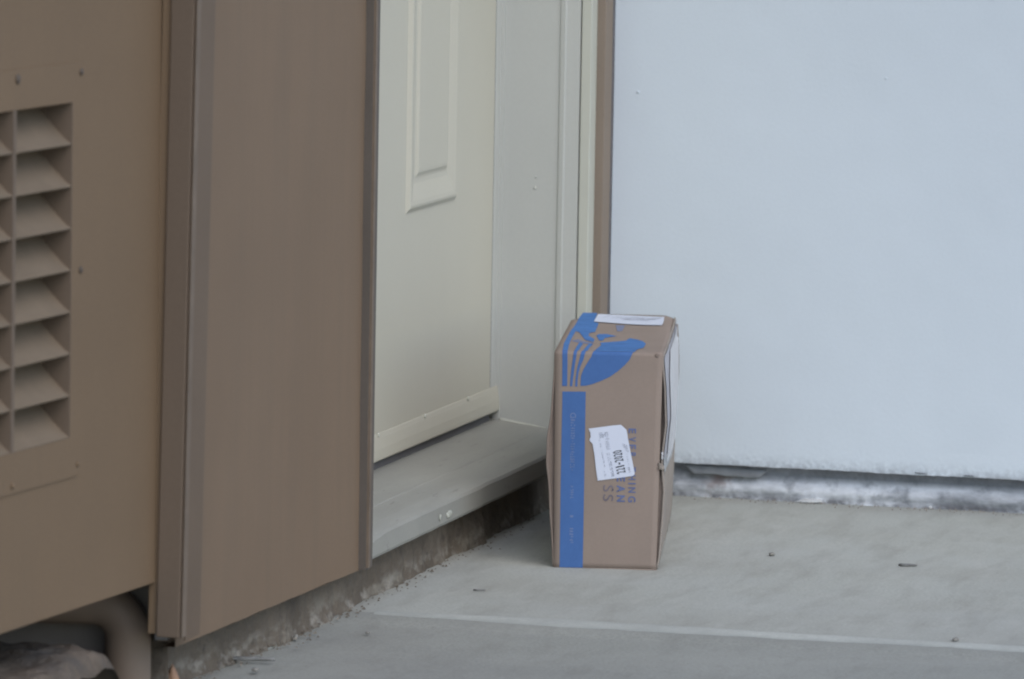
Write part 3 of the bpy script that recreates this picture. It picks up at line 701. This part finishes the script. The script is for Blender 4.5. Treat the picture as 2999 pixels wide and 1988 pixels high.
# stacked words reading down the front panel (glyph tops towards the right)
def down(name, letters, m, xbase, cap, bold=0):
    """letters: (char, centre y in tracing units); xbase..xbase+cap in tracing units"""
    objs = []
    bmj = bmesh.new()
    for ch, yc, wl in letters:
        cu = bpy.data.curves.new('g', 'FONT'); cu.body = ch; cu.size = 1; cu.align_x = 'CENTER'; cu.offset = bold; cu.resolution_u = 4
        t = bpy.data.objects.new('g', cu); COL.objects.link(t); bpy.context.view_layer.update()
        me = bpy.data.meshes.new_from_object(t.evaluated_get(bpy.context.evaluated_depsgraph_get())); bpy.data.objects.remove(t)
        xs = [v.co.x for v in me.vertices]; ys = [v.co.y for v in me.vertices]; y0, y1 = min(ys), max(ys); x0, x1 = min(xs), max(xs)
        for v in me.vertices:
            gx = (v.co.x-(x0+x1)/2)/(x1-x0); gy = (v.co.y-y0)/(y1-y0)
            q = fl((xbase+cap*gy, yc+gx*wl)); v.co = surf(q[0], q[1], .0008)*S
        bmj.from_mesh(me)
    me = bpy.data.meshes.new(name); bmj.to_mesh(me); bmj.free(); return link(name, me, m, B)
down('lettering', [('E', 162, 44), ('V', 240, 44), ('E', 310, 40), ('R', 384, 44), ('T', 520, 44), ('H', 596, 44), ('I', 652, 12), ('N', 712, 50), ('G', 798, 56)], M_text, 908, 68, .02)
down('lettering', [('E', 612, 46), ('A', 702, 64), ('N', 794, 60)], M_text, 802, 76, .03)
down('lettering', [('S', 702, 60), ('S', 790, 62)], M_textgrey, 678, 92, -.005)
decal('lettering', [[fl(p) for p in [(762, 708), (772, 708), (772, 720), (762, 720)]], [fl(p) for p in [(812, 720), (822, 720), (820, 729), (812, 728)]]], M_ink, off=.0009)
# label writing: number reading up the label, small print lines
def on_label(letters, m, name, off=.0020, bold=.0):
    bmj = bmesh.new(); ax = Vector((130, 475)).normalized(); nr = Vector((ax.y, -ax.x))   # label axis (down) and its right
    for ch, c0, wl, hl in letters:
        cu = bpy.data.curves.new('g', 'FONT'); cu.body = ch; cu.size = 1; cu.offset = bold; cu.resolution_u = 3
        t = bpy.data.objects.new('g', cu); COL.objects.link(t); bpy.context.view_layer.update()
        me = bpy.data.meshes.new_from_object(t.evaluated_get(bpy.context.evaluated_depsgraph_get())); bpy.data.objects.remove(t)
        xs = [v.co.x for v in me.vertices]; ys = [v.co.y for v in me.vertices]; y0, y1 = min(ys), max(ys); x0, x1 = min(xs), max(xs)
        if ch == '-': y0, y1 = y0-.25, y1+.25
        for v in me.vertices:
            gx = (v.co.x-(x0+x1)/2)/(x1-x0); gy = (v.co.y-(y0+y1)/2)/(y1-y0)
            p = Vector(c0)-ax*gx*wl-nr*gy*hl; q = fl(p); v.co = surf(q[0], q[1], off)*S
        bmj.from_mesh(me)
    me = bpy.data.meshes.new(name); bmj.to_mesh(me); bmj.free(); o = link(name, me, m, lab1); return o
P0 = Vector((842, 548)); dd = Vector((-36, -190))/7
on_label([(ch, tuple(P0+dd*i), w_+1, 82) for i, (ch, w_) in enumerate(zip('221-2020', (20, 20, 10, 18, 20, 20, 20, 22)))], M_ink, 'label_number', bold=.008)
small = []
def fline(a, b, n, h, seed, dens=.8): small.extend(glyphs(fl(a), fl(b), n, h, seed, dens))
fline((650, 180), (662, 235), 5, .006, 1); fline((672, 175), (684, 232), 5, .005, 2); fline((700, 175), (715, 250), 7, .006, 3)
fline((706, 262), (728, 340), 8, .006, 4, 1); fline((640, 250), (690, 500), 24, .0022, 5, .7); fline((712, 372), (760, 590), 20, .0022, 6, .8)
fline((728, 370), (775, 590), 20, .0020, 7, .8); fline((745, 450), (772, 580), 12, .002, 8, .7); fline((856, 280), (880, 360), 9, .002, 9); fline((872, 285), (896, 380), 10, .002, 10)
fline((888, 290), (905, 360), 7, .002, 11); fline((895, 400), (925, 545), 14, .002, 12, .8); fline((905, 500), (915, 550), 5, .0035, 13); fline((690, 540), (700, 590), 5, .003, 14, .7)
decal('small_print', small, M_inkg, off=.0019, parent=lab1)
sm = []
def tl(a, b, n, h, seed, dens=.9): sm.extend(glyphs(tq4(a), tq4(b), n, h, seed, dens))
tl((530, 265), (580, 266), 1, .06, 1, 1); tl((640, 285), (1040, 295), 16, .022, 2); tl((1070, 300), (1390, 312), 7, .05, 3); tl((1450, 310), (1500, 312), 1, .045, 4, 1); tl((1560, 305), (1810, 320), 5, .06, 6, 1)
decal('small_print', sm, M_inkg, off=.0021, parent=lab2)
# pale print running down the blue stripe: a capital C, then small letters
st_ = []
def sq(y): return fq(1322-(y-948)*.011, y)
for a_, b_, n_, h_, sd_, dn_ in ((956, 1085, 21, .0070, 21, .95), (1112, 1150, 6, .005, 22, .7), (1165, 1195, 4, .005, 23, .6), (1215, 1262, 7, .006, 24, .8)):
    decal('stripe_print', glyphs(sq(a_), sq(b_), n_, h_, sd_, dn_), M_stext, off=.0010, parent=stripe)
text('stripe_initial', 'C', (sq(947)[0]-.0045/.172, sq(947)[1]), .0135, -math.pi/2, M_stext, .0010, parent=stripe)

# ================================================================ SMALL THINGS ON THE GROUND
def twig(name, label, a, b, r, m=M_twig, cat='twig', lift=0):
    a = Vector(a); b = Vector(b); c = (a+b)/2; c.z = 0; t = thing(name, label, cat, tuple(c)) if False else None
    s = MB(tuple(c)); n = 8
    pts = [a.lerp(b, k/n)+Vector((.0015*nz(k, 1, 0, .7)*6*r/.002, .002*nz(k, 2, 0, .7), r*.9+.0012+lift*k/n)) for k in range(n+1)]
    s.tube(pts, [r*(.75+.4*math.sin(math.pi*k/n)) for k in range(n+1)], 8)
    o = s.build(name, m, smooth=True); tag(o, label, cat); return o
twig('twig', 'dark straight twig on the concrete, nearest the corner post', (-.040, -2.070, 0), (.016, -2.052, 0), .0032)
twig('twig', 'short dark twig lying on the open concrete right of the box', (.700, -.736, 0), (.724, -.728, 0), .0022)
twig('twig', 'thin brown stem on the concrete left of the box', (.112, -1.262, 0), (.128, -1.256, 0), .0012)
def pebble(label, c, r, m=M_peb, name='pebble', cat='pebble'):
    s = MB((c[0], c[1], 0)); s.blob((c[0], c[1], r[2]*.8), r, 10, 7, .18); o = s.build(name, m, smooth=True); tag(o, label, cat); return o
pebble('small grey pebble in front of the dark twig by the corner post', (.021, -2.143), (.006, .008, .003))
pebble('small dark pebble on the open concrete between box and short twig', (.473, -.685), (.0055, .007, .003))
pebble('dark pebble at the foot of the brown wall near the door', (-.012, -1.83), (.004, .006, .004))
pebble('white fleck of paint at the foot of the white wall', (.612, .0), (.004, .006, .003), M_pale, 'paint_fleck', 'paint fleck')
pebble('tiny pebble near the joint at the lower right of the concrete', (.935, -1.49), (.005, .010, .003))
pebble('tiny grey pebble on the concrete just past the joint', (.075, -1.74), (.004, .006, .002))
s = MB((.392, -.002, 0))
s.add([(.368, -.010, .002), (.392, -.016, .003), (.418, -.008, .004), (.412, .003, .009), (.385, .002, .008)], [(0, 1, 2, 3, 4)])
o = s.build('paint_chip', M_pale); o.modifiers.new('t', 'SOLIDIFY').thickness = .001; tag(o, 'long white paint chip lying flat below the stucco edge', 'paint chip')
# dry leaf standing in the dirt by the post
c = (-.045, -2.335, -.027); s = MB(c)
for (dx, dy, h, w_) in ((0, 0, .050, .013),):
    rows = []
    for k in range(9):
        t_ = k/8; ww = w_*math.sin(math.pi*min(1, .25+.75*t_)) if t_ < 1 else 0
        zc_ = c[2]+.012+h*t_; rows.append([(c[0]+dx-ww, c[1]+dy+.004*t_, zc_), (c[0]+dx+.002*math.sin(t_*3), c[1]+dy-.005*math.sin(math.pi*t_), zc_+.001), (c[0]+dx+ww, c[1]+dy+.006*t_, zc_)])
    vs = [p for r_ in rows for p in r_]; s.add(vs, [(k*3+j, k*3+j+1, k*3+j+4, k*3+j+3) for k in range(8) for j in range(2)])
o = s.build('dry_leaf', M_leaf, smooth=True); o.modifiers.new('t', 'SOLIDIFY').thickness = .0008
tag(o, 'dry orange pointed leaf sticking up from the dirt below the corner post', 'leaf')
